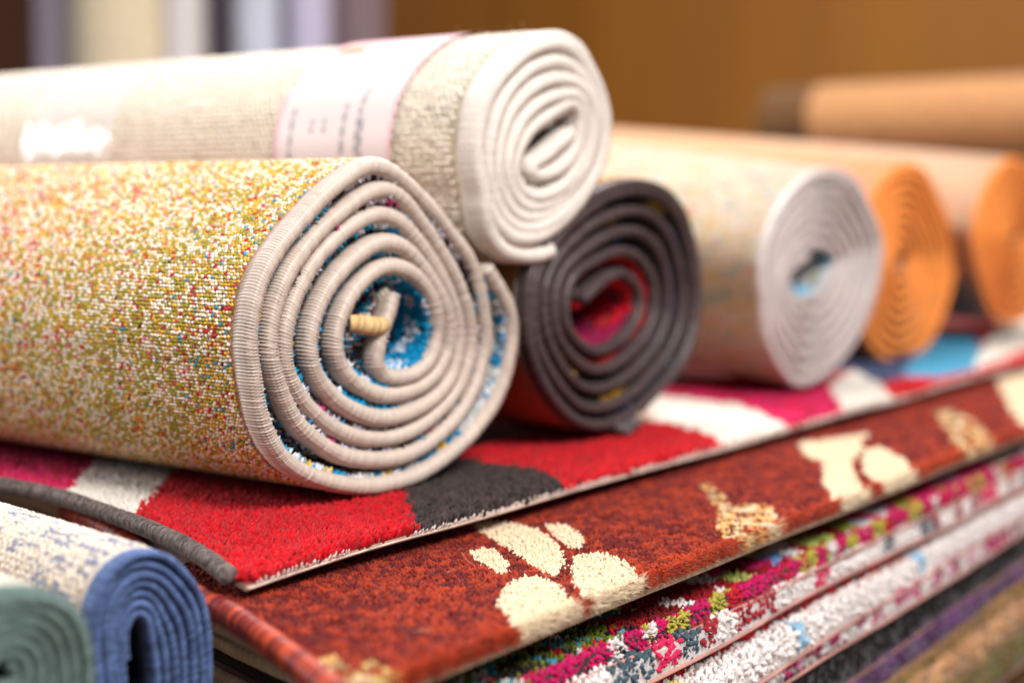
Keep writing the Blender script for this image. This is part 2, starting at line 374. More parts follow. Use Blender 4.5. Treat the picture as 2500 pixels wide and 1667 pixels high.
q = q+rng.normal(0, .0004, len(q)); x = x+rng.normal(0, .0005, len(x))
colB = np.tile(lin(238, 226, 210), (len(q), 1))*rng.uniform(.88, 1.06, (len(q), 1))
B.knots(q, x, colB, (.0030, .0019), .0019, 0., tilt=.3, cull=-.4)
q, x = B.on_outer(oS, 9, .0040, .0200, .0052, xmax=.68); q = q+.002
B.knots(q, x, np.tile(lin(230, 214, 190), (len(q), 1))*rng.uniform(.85, 1.05, (len(q), 1)), (.0016, .0020), .0016, 0., tilt=.3, cull=-.4, name='weave_floats', tmpl=FLOAT)
# lock-stitch line beside the binding
q, x = B.on_outer(oS, 9, .0034, .0158, 9.); B.knots(q, x, np.tile(lin(200, 186, 152), (len(q), 1)), (.0006, .0008), .0012, .0006, name='stitch_line')
# paper label band, label print
def band(R, xa, xb, s0, s1, lift, mat, name, parent, nx=2, ncap=None):
    qs = np.linspace(s0, s1, 60 if ncap is None else ncap); xs = np.linspace(xa, xb, nx)
    rows = []
    for xx in xs:
        p, n3 = R.place(qs, np.full(len(qs), xx), 1, R.t*.42+lift); rows.append(R.w(p))
    V = np.stack(rows, 1); return build(name, V.reshape(-1, 3), grid_faces(len(qs), nx), mat, parent)
def s_at(R, pt, lo=0.):
    """arc position on the outer turn nearest to a world point"""
    k = np.where(R.s > lo)[0]; d = np.linalg.norm(R.P[k]-np.array(pt)[None], axis=1); return R.s[k[np.argmin(d)]]
def paper(name, c, rough=.45):
    m = bpy.data.materials.new(name); m.use_nodes = True; b = m.node_tree.nodes['Principled BSDF']
    b.inputs['Base Color'].default_value = (*c, 1); b.inputs['Roughness'].default_value = rough; return m
M_paper = paper('label_paper', lin(222, 206, 202)); M_pink = paper('label_pink', lin(238, 182, 192)); M_tint = paper('label_tint', lin(226, 186, 192))
M_ink = paper('label_ink', lin(140, 140, 150)); M_orn = paper('label_orange', lin(235, 130, 80))
sB0 = s_at(B, (.80, .145), oS); sTop = s_at(B, (.86, .289), oS); sFr = s_at(B, (.768, .215), oS)
sLo, sHi = min(sB0, sTop), max(sB0, sTop); up_is = 1 if sTop > sB0 else -1
lab = band(B, .066, .176, sLo-.02, sHi+.05, .0030, M_paper, 'label_band', B.root)
S_ = lambda f: sB0+(sTop-sB0)*f           # 0 = low on the near side, 1 = crest
band(B, .066, .0685, sLo-.02, sHi+.05, .0034, M_pink, 'label_border', lab); band(B, .1735, .176, sLo-.02, sHi+.05, .0034, M_pink, 'label_border', lab)
def pr(xa, xb, f0, f1, m, nm, lift=.0034): band(B, xa, xb, min(S_(f0), S_(f1)), max(S_(f0), S_(f1)), lift, m, nm, lab, ncap=12)
pr(.0690, .1730, .66, 1.28, M_tint, 'label_panel')
for xa, f0, f1 in ((.160, .34, .52), (.140, .43, .47), (.128, .43, .47), (.110, .36, .52), (.0965, .28, .58), (.0930, .30, .48)):
    f = f0                                   # illegible lines of print: runs of short word-like strokes
    while f < f1:
        l = rng.uniform(.012, .045); pr(xa, xa+.0022, f, min(f+l, f1), M_ink, 'label_print', .0037); f += l+.012
for xa in (.082, .092): pr(xa, xa+.006, .22, .265, M_orn, 'label_mark', .0037)
pr(.140, .165, .80, .86, M_orn, 'label_mark', .0038)
# strip of clear packing tape
mt = bpy.data.materials.new('clear_tape'); mt.use_nodes = True; nt = mt.node_tree; b = nt.nodes['Principled BSDF']
b.inputs['Base Color'].default_value = (.93, .92, .93, 1); b.inputs['Roughness'].default_value = .12; b.inputs['Alpha'].default_value = .35; b.inputs['Specular IOR Level'].default_value = .8
qs = np.linspace(S_(.35), S_(1.0), 60); xs = np.linspace(.36, .475, 40); rows = []
for xx in xs:
    p, n3 = B.place(qs, np.full(len(qs), xx), 1, B.t*.42+.0028+.0013*(vnoise(qs*110+5, qs*0+xx*190, 2)-.5)); rows.append(p)
build('tape', np.stack(rows, 1).reshape(-1, 3), grid_faces(60, 40), mt, B.root)

# ---- C: the charcoal-bound roll
cC_ = crop(1200, 400, 2.24)
XC = -.602
oC = face_path([(760,108),(920,145),(1030,270),(1095,480),(1120,700),(1105,890),(1040,1070),(935,1205),(790,1345),(620,1425),(460,1405),(345,1300),(245,1130),(190,950),(180,770),(200,600),(290,430),(410,285),(570,165)], cC_, XC)
iC = face_path([(700,592),(785,690),(778,820),(695,925),(560,978),(455,900),(432,790),(470,650),(570,600)], cC_, XC)
cC = face_path([(620, 790)], cC_, XC)[0]
aC = lambda p: (lambda d: math.atan2(d[1], d[0]))(face_path([p], cC_, XC)[0]-cC)
hC = face_path([(490,745),(545,690),(600,640),(650,608)], cC_, XC)
tC = face_path([(760,1395),(690,1455),(640,1490)], cC_, XC)
a0 = aC((700, 592)); a1 = aC((800, 1340)); ex = ((a0-a1) % (2*math.pi))/(2*math.pi)
PC = spiral(oC, iC, cC, 5+ex, a0, -1, hC, None, .012, 5)
C_ = Roll('rolled_rug', 'rolled rug with dark charcoal edge and red pile at its heart, second in the row', 'rugs rolled up on the stack', PC, cC, XC, .75, .0098, sm=8)
C_.sheet(plain('ochre_back', lin(222, 165, 55), nscale=250, namp=.3, bump=.6), plain('dark_pile_base', lin(60, 45, 45), nscale=300, namp=.5), back=.006)
C_.binding(lambda q, r, r2: np.tile(lin(74, 60, 60), q.shape+(1,))*(.8+.4*r[..., None]), .0039, .0072, spacing=.0022, amp=.18, slant=.5, seg=10, res=3)
def pileC(q, x):
    n = len(q); f = q/C_.s[-1]; b1 = vnoise(q*45, x*60, 11); b2 = vnoise(q*110, x*110, 12)
    c = np.tile(lin(50, 44, 42), (n, 1))
    b3 = vnoise(q*22, x*10, 15); c[b2 > .80] = lin(60, 80, 55); c[(b3 > .76)] = lin(200, 150, 28); c[(b3 < .13)] = lin(40, 48, 80); c[(b2 < .12) & (b3 < .5)] = lin(200, 190, 200); c[(b1 > .5) & (b1 < .515)] = lin(60, 140, 190)
    red = f < .22; c[red] = lin(205, 18, 35); c[red & (b1 > .62)] = lin(150, 15, 70)
    return c*rng.uniform(.8, 1.15, (n, 1))
C_.pile(pileC, 0, 9, .045, 1.3e5, .0068, .0018, near=.004); C_.pile(pileC, 0, .22, .14, 1.2e5, .0055, .0016, near=.04)
# frayed tag of yarn at the outer end
pp = lambda x, y, X: unp(*cC_((x, y)), 0, X)
for i, (u, v) in enumerate([(700, 1440), (760, 1420), (810, 1385), (735, 1455), (790, 1410)]):
    thread_tail(C_.root, [pp(u-20, v-10, XC), pp(u+5, v+8, XC+.006), pp(u+22, v-4, XC+.010)], [.004, .0045, .002], .0018, lin(112, 104, 104) if i != 2 else lin(190, 160, 140), 'yarn_fray')

# ---- D: pale grey bound roll, third
c7 = crop(1200, 300, 1.809)
XD = -.60
oD = face_path([(1530,222),(1610,270),(1670,400),(1708,500),(1710,600),(1675,790),(1595,965),(1480,1095),(1345,1145),(1280,1075),(1222,950),(1200,800),(1192,650),(1228,490),(1312,335),(1425,238)], c7, XD)
iD = face_path([(1490,590),(1505,640),(1450,725),(1365,775),(1305,730),(1320,650),(1400,590)], c7, XD)
cD = face_path([(1420, 680)], c7, XD)[0]
PD = spiral(oD, iD, cD, 7.35, 2.2, 1, None, None, .012, 8)
D_ = Roll('rolled_rug', 'rolled rug with pale grey edge and small blue centre, third in the row', 'rugs rolled up on the stack', PD, cD, XD, 1.0, .0100, step=.002, sm=6)
D_.pitch = math.radians(7)
D_.sheet(fabric('speckled_back', rough=.8), plain('pale_pile_base', lin(170, 190, 195), nscale=300, namp=.4), back=.003)
D_.binding(lambda q, r, r2: np.tile(lin(200, 188, 184), q.shape+(1,))*(.9+.2*r[..., None]), .0050, .0042, spacing=.004, amp=.12, seg=10, res=2)
def speckle_mat(m, table, sx=330., sy=330.):
    nt = m.node_tree; N, L = nt.nodes, nt.links; b = N['Principled BSDF']
    at = [n for n in N if n.bl_idname == 'ShaderNodeAttribute'][0]
    vm = [n for n in N if n.bl_idname == 'ShaderNodeVectorMath'][0]
    tc = [n for n in N if n.bl_idname == 'ShaderNodeTexCoord'][0]
    vo = N.new('ShaderNodeTexVoronoi'); vo.inputs['Scale'].default_value = sx; L.new(tc.outputs['Object'], vo.inputs['Vector'])
    big = N.new('ShaderNodeTexNoise'); big.inputs['Scale'].default_value = 30; big.inputs['Detail'].default_value = 3; L.new(tc.outputs['Object'], big.inputs['Vector'])
    sep = N.new('ShaderNodeSeparateColor'); L.new(vo.outputs['Color'], sep.inputs[0])
    ad = N.new('ShaderNodeMath'); ad.operation = 'MULTIPLY_ADD'; ad.inputs[1].default_value = .5; L.new(sep.outputs[0], ad.inputs[0])
    mm = N.new('ShaderNodeMath'); mm.operation = 'MULTIPLY'; mm.inputs[1].default_value = .5; L.new(big.outputs[0], mm.inputs[0]); L.new(mm.outputs[0], ad.inputs[2])
    cr = N.new('ShaderNodeValToRGB'); cr.color_ramp.interpolation = 'CONSTANT'
    el = cr.color_ramp.elements
    while len(el) > 1: el.remove(el[-1])
    for i, (p, c) in enumerate(table):
        e = el[0] if i == 0 else el.new(p); e.position = p; e.color = (*c, 1)
    L.new(ad.outputs[0], cr.inputs[0]); L.new(cr.outputs[0], vm.inputs[0])
    bp = N.new('ShaderNodeBump'); bp.inputs['Strength'].default_value = .5; bp.inputs['Distance'].default_value = .002; bp.invert = True
    L.new(vo.outputs['Distance'], bp.inputs['Height']); L.new(bp.outputs[0], b.inputs['Normal'])
SP = [(0, lin(206, 128, 96)), (.24, lin(196, 176, 150)), (.36, lin(200, 164, 96)), (.43, lin(202, 184, 164)), (.52, lin(190, 158, 122)), (.58, lin(130, 156, 150)), (.63, lin(200, 174, 144)), (.74, lin(206, 112, 90)), (.8, lin(160, 150, 90))]
speckle_mat(bpy.data.materials['speckled_back'], SP, 150)
def pileD(q, x):
    n = len(q); b1 = vnoise(q*60, x*80, 21); c = np.tile(lin(205, 205, 208), (n, 1)); c[b1 > .74] = lin(120, 185, 205); c[b1 < .12] = lin(190, 190, 120)
    c[q < .12] = lin(90, 195, 235); return c*rng.uniform(.85, 1.1, (n, 1))
D_.pile(pileD, 0, 9, .03, 5e4, .0065, .003, near=.005)

# ---- E and F: orange bound rolls further along
OR = lin(255, 152, 68)
def orange_roll(outer, ctr, X0, label, turns, seed, back):
    o = face_path(outer, c7, X0); c = face_path([ctr], c7, X0)[0]
    i = c+(o-c)*.10
    R = Roll('rolled_rug', label, 'rugs rolled up on the stack', spiral(o, i, c, turns, 1.2, 1, None, None, .006, seed), c, X0, 1.0, .0140, step=.002, sm=5)
    R.pitch = math.radians(5)
    R.sheet(back, plain('orange_pile', OR*.85, nscale=300, namp=.2), back=.002)
    R.binding(lambda q, r, r2: np.tile(OR, q.shape+(1,))*(.88+.24*r[..., None]), .0050, .0035, spacing=.005, amp=.12, seg=8, res=2, mat=M_dull)
    return R
m5 = fabric('orange_back'); speckle_mat(m5, [(0, lin(228, 142, 62)), (.4, lin(222, 124, 52)), (.6, lin(220, 125, 85)), (.75, lin(232, 178, 100)), (.88, lin(225, 100, 60))], 300)
m6 = fabric('beige_back'); speckle_mat(m6, [(0, lin(200, 162, 124)), (.45, lin(188, 146, 108)), (.7, lin(220, 130, 90)), (.8, lin(190, 172, 136))], 300)
XE, XF = -.65, -.62
E_ = orange_roll([(1880,200),(1950,290),(2020,450),(2045,590),(2015,760),(1940,945),(1845,1040),(1765,1050),(1690,1000),(1625,860),(1605,650),(1640,450),(1710,300),(1790,215)], (1800, 600), XE, 'orange rolled rug half hidden behind the pale grey roll, fourth in the row', 8.6, 31, m5)
F_ = orange_roll([(2300,172),(2390,215),(2460,330),(2490,480),(2470,650),(2410,800),(2310,870),(2215,830),(2165,700),(2132,500),(2165,340),(2225,225)], (2312, 490), XF, 'orange rolled rug at the right edge of the picture, fifth in the row', 8.6, 37, m6)

# ---- blue and sage rolls in front of the stack
c3 = crop(0, 1050, 2.541)
def yawed(pts, X0, yaw, yc):
    """end-face points on a plane turned by yaw about the vertical through (X0, yc) -> roll-space (y,z)"""
    n = np.array([math.cos(yaw), math.sin(yaw), 0]); p0 = np.array([X0, yc, 0]); tv = np.array([-math.sin(yaw), math.cos(yaw), 0]); out = []
    for p in pts:
        px, py = c3(p); d = FW*FPX+RT*(px-PW/2)+UP*(PH/2-py); P = CAM+d*(((p0-CAM)@n)/(d@n)); out.append((yc+(P-p0)@tv, P[2]))
    return np.array(out)
XB, YB, WB = -.535, .445, -math.radians(8)
oBl = yawed([(590,1568),(572,1400),(560,1220),(575,1080),(640,930),(730,830),(830,775),(930,765),(1040,800),(1130,880),(1205,980),(1250,1100),(1275,1300),(1285,1568),(1270,1850),(1180,2060),(960,2160),(740,2060),(620,1850)], XB, WB, YB)
iBl = yawed([(770,1400),(760,1280),(790,1175),(850,1130),(905,1180),(925,1300),(932,1450),(935,1600),(915,1750),(865,1830),(810,1780),(780,1600)], XB, WB, YB)
cBl = yawed([(860, 1450)], XB, WB, YB)[0]
hBl = yawed([(700,1450),(735,1330),(775,1240)], XB, WB, YB)
PBl = spiral(oBl, iBl, cBl, 7.2, 2.6, -1, None, None, .012, 41)
BL = Roll('rolled_rug', 'blue-edged rolled rug with cream and blue woven back, propped against the stack front', None, PBl, cBl, XB, .35, .0038, yaw=0, step=.001, sm=5)
BL.yaw = WB
BL.c[0] = cBl[0]
class _: pass
def wfix(R, yc):
    def w_(V):
        V = np.array(V, float); d = V[..., :2]-np.array([R.x0, yc]); ca, sa = math.cos(R.yaw), math.sin(R.yaw)
        V[..., 0] = R.x0+ca*d[..., 0]-sa*d[..., 1]; V[..., 1] = yc+sa*d[..., 0]+ca*d[..., 1]; return V
    R.w = w_
wfix(BL, YB)
BL.sheet(plain('cream_blue_back', lin(214, 196, 176), nscale=300, namp=.4), plain('blue_inner', lin(50, 60, 95), nscale=300, namp=.4), back=.005)
BLUE = lin(86, 106, 150)
BL.binding(lambda q, r, r2: mix(np.tile(BLUE, q.shape+(1,))*(.7+.45*vnoise(q*130, q*0, 4)[..., None]), r, .5), .0020, .0058, spacing=.0016, amp=.28, slant=.6, mat=M_dull, seg=10, jit=.15)
q, x = BL.on_outer(BL.s[-1]-.36, 9, .0031, .0135, .0052, xmax=.24); q = q+rng.normal(0, .0003, len(q)); x = x+rng.normal(0, .0004, len(x))
bz = vnoise(np.floor(q/.0031)*7.31, x*60, 6)+.25*(rng.uniform(0, 1, len(q))-.5)
cK = np.where((bz > .70)[:, None], lin(138, 142, 164), lin(222, 208, 192))*rng.uniform(.85, 1.06, (len(q), 1))
BL.knots(q, x, cK, (.0025, .0017), .0017, cull=-.3)
q, x = BL.on_outer(BL.s[-1]-.36, 9, .0031, .0160, .0052, xmax=.24); q = q+.0015
BL.knots(q, x, choose(len(q), [lin(205, 150, 120), lin(225, 205, 190), lin(150, 150, 175)], [.4, .4, .2]), (.0024, .0006), .0010, name='weft_floats', cull=-.1, tmpl=FLOAT)

XG, YG, WG = -.50, .355, -math.radians(8)
oG = yawed([(555,1568),(548,1400),(525,1270),(480,1150),(410,1070),(320,1020),(210,995),(90,995),(-60,1025),(-220,1100),(-360,1230),(-450,1400),(-470,1600),(-400,1800),(-250,1950),(0,2030),(240,1990),(420,1880),(520,1730)], XG, WG, YG)
cG = yawed([(10, 1500)], XG, WG, YG)[0]; iG = cG+(oG-cG)*.12
SG = Roll('rolled_rug', 'sage green bound rolled rug in the bottom left corner of the picture', None, spiral(oG, iG, cG, 7.6, 1.0, -1, None, None, .012, 51), cG, XG, .35, .0036, step=.0012, sm=5)
SG.yaw = WG; wfix(SG, YG)
SG.sheet(plain('pale_sage_back', lin(226, 214, 196), nscale=120, namp=.25, bump=.6), plain('sage_inner', lin(70, 70, 60), nscale=300, namp=.4), back=.005)
SG.binding(lambda q, r, r2: mix(np.tile(lin(102, 120, 116), q.shape+(1,)), r, .35), .0020, .0056, spacing=.0026, amp=.2, slant=.5, mat=M_dull, seg=12, res=3)

# ------------------------------------------------------------------ flat rugs in the stack
def pl(pts, conv, z): return np.array([unp(*conv(p), 2, z)[:2] for p in pts])
c4 = crop(500, 1150, 3.033); c5 = crop(1050, 1100, 2.766); c6 = crop(1650, 900, 2.045)
BACKX, BACKY = -1.45, 2.45
class Flat:
    """a rug lying flat: front edge curve (x increasing), straight far edges, cut right-hand edge"""
    def __init__(s, name, label, group, front, xe, ztop, th, mat_top, mat_side, slope=0., wave=.004, seed=0, droop=0.):
        s.xe, s.z, s.th, s.seed, s.wave, s.slope, s.droop = xe, ztop, th, seed, wave, slope, droop
        f = np.asarray(front, float); s.front, _ = resample(catmull(f, False, 8), .006)
        s.root = thing(name, (xe-.4, 1.2, ztop-th), label, 'rug', group)
        yc = s.front[-1, 1]; s.yc = yc
        ys = np.r_[np.arange(yc, 1.2, .01), np.arange(1.2, BACKY, .04)]
        nx = 22; u = np.linspace(0, 1, nx)**.6
        xs0 = BACKX; rows = []
        for y in ys:
            xr = s.right(y); rows.append(np.stack([xs0+(xr-xs0)*u, np.full(nx, y)], 1))
        G = np.array(rows)
        # front row follows the front curve; rows behind it relax
        fx, fy = s.front[:, 0], s.front[:, 1]
        for i, y in enumerate(ys):
            base = np.interp(G[i, :, 0], fx, fy); d = base-yc; G[i, :, 1] = y+d*np.clip(1-(y-yc)/.25, 0, 1)
        s.G = G; nr = len(ys)
        top = np.concatenate([G, s.height(G[..., 0], G[..., 1])[..., None]], -1)
        bot = top.copy(); bot[..., 2] -= th
        V = np.r_[top.reshape(-1, 3), bot.reshape(-1, 3)]; m = nr*nx; g = grid_faces(nr, nx)
        F = [g[:, ::-1], g+m]; i = np.arange(nr-1); j = np.arange(nx-1)
        F += [np.stack([i*nx+nx-1, m+i*nx+nx-1, m+(i+1)*nx+nx-1, (i+1)*nx+nx-1], 1)]
        F += [np.stack([j, m+j, m+j+1, j+1], 1)]
        F += [np.stack([(nr-1)*nx+j+1, m+(nr-1)*nx+j+1, m+(nr-1)*nx+j, (nr-1)*nx+j], 1), np.stack([(i+1)*nx, m+(i+1)*nx, m+i*nx, i*nx], 1)]
        mi = np.concatenate([np.full(len(f_), 0 if k_ == 0 else 1) for k_, f_ in enumerate(F)])
        build('backing', V, F, [mat_top, mat_side], s.root, matidx=mi, sm=False)
    def right(s, y): return s.xe+s.slope*(y-.7)+s.wave*(vnoise(np.asarray(y)*7., np.asarray(y)*0+s.seed, s.seed)-.5)
    def fronty(s, x): return np.interp(x, s.front[:, 0], s.front[:, 1])
    def height(s, x, y):
        h = s.z+.0025*(vnoise(x*9, y*9, s.seed+2)-.5)
        if s.droop:
            d = np.clip(1-np.hypot(x-s.xe, y-s.yc)/.14, 0, 1); h = h-s.droop*d*d
        return h
    def pile(s, colf, regions, h, wd, tilt=.3, edge=True, edge_out=.0):
        """regions: list of (x0,x1,y0,y1,spacing) boxes, tufts only on the rug"""
        X, Y = [], []
        for x0, x1, y0, y1, sp in regions:
            g, h2 = np.meshgrid(np.arange(x0, x1, sp), np.arange(y0, y1, sp)); g = g+rng.uniform(-.45, .45, g.shape)*sp; h2 = h2+rng.uniform(-.45, .45, h2.shape)*sp
            X.append(g.ravel()); Y.append(h2.ravel())
        x, y = np.concatenate(X), np.concatenate(Y)
        SP_ = np.concatenate([np.full(len(a_), r[4]) for a_, r in zip(X, regions)])
        k = (x < s.right(y)-.001) & (y > s.fronty(x)+.003); x, y, SP_ = x[k], y[k], SP_[k]
        n = len(x); z = s.height(x, y)-.001
        nrm = np.tile([0., 0, 1.], (n, 1)); e = np.clip(1-(s.right(y)-x)/.012, 0, 1); nrm[:, 0] += edge_out*e; e2 = np.clip(1-(y-s.fronty(x))/.012, 0, 1); nrm[:, 1] -= .35*e2
        f = SP_/.002
        sc = np.stack([wd*f*rng.uniform(.75, 1.25, n), wd*f*rng.uniform(.75, 1.25, n), h*rng.uniform(.8, 1.2, n)], 1)
        return scatter('pile', TUFT, np.stack([x, y, z], 1), frames(nrm/np.linalg.norm(nrm, axis=1)[:, None], tilt), sc, colf(x, y), M_pile, s.root)
    def edge_pile(s, colf, y0, y1, sp, wd, ln, zfrac=(.15, .95)):
        """pile seen along the cut right-hand edge"""
        n = int((y1-y0)*s.th*(zfrac[1]-zfrac[0])/(sp*sp)*1.3); y = rng.uniform(y0, y1, n); fz = rng.uniform(*zfrac, n)
        x = s.right(y)-.003; z = s.height(x, y)-s.th*(1-fz)
        nrm = np.tile([1., -.1, .35], (n, 1)); nrm /= np.linalg.norm(nrm[0])
        sc = np.stack([wd*rng.uniform(.75, 1.25, n)]*2+[ln*rng.uniform(.7, 1.3, n)], 1)
        return scatter('edge_pile', TUFT, np.stack([x, y, z], 1), frames(nrm, .35), sc, colf(x, y), M_pile, s.root)
    def front_binding(s, colf, r, spacing, amp=.15, slant=.6, mat=None, seg=14, dz=0., xmax=None, flat=1., res=4, xmin=-9.):
        P = s.front[s.front[:, 0] > xmin]
        Q, q = resample(P, spacing/res); n = len(Q); T = np.gradient(Q, axis=0); T /= np.linalg.norm(T, axis=1)[:, None]
        N = np.stack([T[:, 1], -T[:, 0]], 1); ph = np.linspace(0, 2*math.pi, seg, endpoint=False)
        u = q[:, None]/spacing+slant*np.sin(ph)[None]+.7*vnoise(q*30, q*0, 1)[:, None]; tid = np.floor(u); fr = u-tid; rnd = hash2(tid, tid*0+1, 5); r2 = hash2(tid, tid*0+6, 9)
        R = r*(1-amp*(1-np.sqrt(np.clip(1-(2*fr-1)**2, 0, 1)))+(rnd-.5)*amp*.15)*(1+.05*(vnoise(q*50, q*0, 3)-.5))[:, None]
        z = s.height(Q[:, 0], Q[:, 1])-s.th*.5+dz
        V = np.empty((n, seg, 3)); c_, s_ = np.cos(ph)[None], np.sin(ph)[None]
        for k in (0, 1): V[..., k] = Q[:, k][:, None]+N[:, k][:, None]*R*c_
        V[..., 2] = z[:, None]+R*s_*flat
        V = np.r_[V.reshape(-1, 3), [[*Q[0], z[0]], [*Q[-1]+T[-1]*r*.5, z[-1]]]]; i = np.arange(seg); e = n*seg
        F = [grid_faces(n, seg, True), np.stack([i, (i+1) % seg, np.full(seg, e)], 1), np.stack([(n-1)*seg+(i+1) % seg, (n-1)*seg+i, np.full(seg, e+1)], 1)]
        C = colf(q[:, None]+0*ph[None], rnd, r2).reshape(-1, 3); C = np.r_[C, C[:1], C[-1:]]
        return build('binding', V, F, mat or M_thread, s.root, C)

# ---- red patterned rug, top of the stack
fr = pl([(0,1120),(100,1140),(200,1170),(300,1206),(400,1247),(480,1288),(526,1318)], full, -.008)
fr = np.r_[[[-1.45, .60], [-1.1, .575], [-.92, .560]], fr]
RU = Flat('rug', 'bright red shaggy rug with white, magenta and dark patches, topmost of the flat stack', 'rugs lying flat in the stack', fr, -.530, -.0085, .0030,
          plain('red_rug_base', lin(120, 12, 20), nscale=300, namp=.4), plain('jute_backing', lin(186, 152, 132), nscale=500, namp=.4), seed=3, droop=.004)
RRED, MAG, RWH, RDK = lin(192, 10, 24), lin(205, 18, 86), lin(236, 226, 214), lin(60, 48, 46)
P_ = lambda pts: pl(pts, full, -.002)
regs = [(RWH, P_([(250,1010),(235,1040),(150,1130),(140,1190),(300,1190),(310,1175),(405,1075),(430,1040)])),
        (MAG, P_([(-900,800),(250,1010),(235,1040),(150,1130),(130,1250),(-900,1250)])),
        (RDK, P_([(900,1060),(925,1110),(945,1165),(952,1230),(1320,1150),(1300,1122),(1285,1100),(1235,1072),(1150,1062),(1000,1040)])),
        (RWH, P_([(1460,930),(1490,962),(1560,972),(1630,995),(1665,1018),(1695,1045),(1850,1010),(1815,985),(1760,950),(1690,925),(1590,912),(1500,905)])),
        (MAG, P_([(1500,905),(1590,912),(1690,925),(1760,950),(1815,985),(1850,1010),(1960,985),(1935,950),(1905,880),(1800,860),(1600,860)])),
        (RWH, P_([(1905,880),(1935,950),(1945,985),(2050,970),(2055,915),(2020,880),(1960,850)])),
        (lin(60, 70, 100), P_([(1850,860),(1960,850),(2020,880),(2100,860),(2080,800),(1900,800)])),
        (lin(70, 150, 185), P_([(2075,862),(2160,868),(2265,838),(2250,790),(2210,750),(2100,800)])),
        (RWH, P_([(2235,850),(2352,800),(2500,760),(2500,650),(2300,740),(2260,790)]))]
def red_col(x, y):
    n = len(x); jx = x+rng.normal(0, .0008, n); jy = y+rng.normal(0, .0008, n)+.002*(vnoise(x*160, y*160, 2)-.5)
    c = np.tile(RRED, (n, 1)); b = rng.uniform(.72, 1.2, n)*(.85+.3*vnoise(x*220, y*220, 8))
    for cc_, pg in regs: c[inpoly(jx, jy, pg)] = cc_
    isw = (c[:, 1] > .5); b = np.where(isw, .9+.15*(b-.9), b)
    mg = (np.abs(c-MAG).sum(1) < 1e-6) & (rng.uniform(0, 1, n) < .22); c[mg] = RRED*.9
    dk = (np.abs(c-RDK).sum(1) < 1e-6); b = np.where(dk, b*rng.uniform(.6, 1.5, n), b)
    return c*b[:, None]
RU.pile(red_col, [(-.76, -.49, .45, .66, .0020), (-.97, -.76, .50, .66, .0024), (-.66, -.50, .66, .98, .0024), (-.72, -.49, .98, 2.3, .0042)], .0086, .0019, tilt=.24, edge_out=.45)
def dark_bind(q, r, r2): return np.tile(lin(98, 86, 82), q.shape+(1,))*(.30+1.5*hash2(np.floor(q*900), np.arange(q.shape[1])[None]*1., 3)[..., None])*(.8+.4*r[..., None])
RU.front_binding(dark_bind, .0053, .0016, amp=.32, slant=1.4, dz=.0035, mat=M_dull, xmin=-1.2)
# cut right-hand edge: woven ground with a comb of warp loops standing up
y = np.arange(RU.yc+.006, 1.7, .0021); y = y+rng.normal(0, .00015, len(y)); n = len(y)
keep = (vnoise(y*38, y*0, 5) > .28); y = y[keep]; n = len(y)
xx = RU.right(y)+.0008; pos = np.stack([xx, y, RU.height(xx, y)-.0015], 1)
scatter('warp_loops', TUFT, pos, frames(np.tile([.45, 0, .9], (n, 1)), .18), np.stack([np.full(n, .00062)]*2+[rng.uniform(.0035, .0068, n)], 1), np.tile(lin(236, 214, 204), (n, 1))*rng.uniform(.85, 1.05, (n, 1)), M_dull, RU.root)
yy = np.arange(RU.yc, 2.3, .003); Pq = np.stack([RU.right(yy)+.001, yy, RU.height(RU.right(yy), yy)-.0015], 1)
thread_tail(RU.root, Pq[::4], [.0007], .006, lin(214, 188, 172), 'cut_edge_cord', .0)

# ---- rust rug with cream pebble motifs, second in the stack
fb = pl([(400,1340),(480,1382),(550,1424),(620,1470),(690,1520),(740,1560),(790,1602)], full, -.0255)
fb = np.r_[[[-1.45, .67], [-1.0, .63], [-.76, .585]], fb]; 
BR = Flat('rug', 'rust brown rug with cream pebble motifs and rope-like rust binding, second in the flat stack', 'rugs lying flat in the stack', fb, -.4010, -.0220, .0095,
          plain('rust_rug_base', lin(96, 22, 12), nscale=300, namp=.4), plain('rust_backing', lin(150, 120, 95), nscale=500, namp=.4), seed=6, wave=.003)
CR, OC = lin(226, 202, 170), lin(218, 172, 104)
zb = -.0185
motifs = [(CR, pl(p, c5, zb)) for p in (
 [(280,470),(420,455),(540,462),(700,495),(830,570),(900,660),(912,740),(880,800),(820,820),(740,780),(640,710),(540,640),(430,580),(330,520)],
 [(260,650),(330,625),(420,635),(500,690),(545,740),(530,790),(470,800),(390,760),(310,710)],
 [(770,480),(870,468),(960,500),(1030,560),(1040,620),(990,640),(920,620),(850,560)],
 [(530,860),(640,815),(740,820),(850,870),(920,940),(980,1030),(1000,1100),(820,1200),(600,1260),(545,1170),(520,1080),(450,1010),(480,930)],
 [(960,690),(1060,660),(1200,670),(1310,720),(1380,780),(1395,870),(1280,950),(1070,1040),(1010,930),(960,850),(950,760)])]
motifs += [(OC, pl([(1820,210),(1900,200),(2000,290),(2050,350),(2150,340),(2300,350),(2340,420),(2300,480),(2150,540),(1980,580),(1930,500),(1950,420),(1900,330)], c5, zb))]
motifs += [(CR, pl(p, c6, zb)) for p in ([(610,370),(800,340),(960,310),(930,400),(880,460),(900,540),(940,600),(780,640),(725,540),(740,460),(650,430)], [(940,400),(1010,385),(1150,450),(1160,520),(1000,560),(930,500)], [(1600,50),(1760,0),(1900,40),(1900,240),(1738,280),(1660,180)])]
motifs += [(OC*.9, pl([(1280,200),(1400,200),(1520,270),(1560,330),(1500,390),(1400,400),(1380,330)], c6, zb)),
           (OC, pl([(850,1350),(950,1320),(1040,1370),(1085,1450),(1060,1560),(960,1570),(900,1450)], c4, zb)), (lin(205, 180, 110), pl([(1130,1400),(1300,1370),(1385,1470),(1340,1570),(1120,1640),(1100,1480)], c4, zb))]
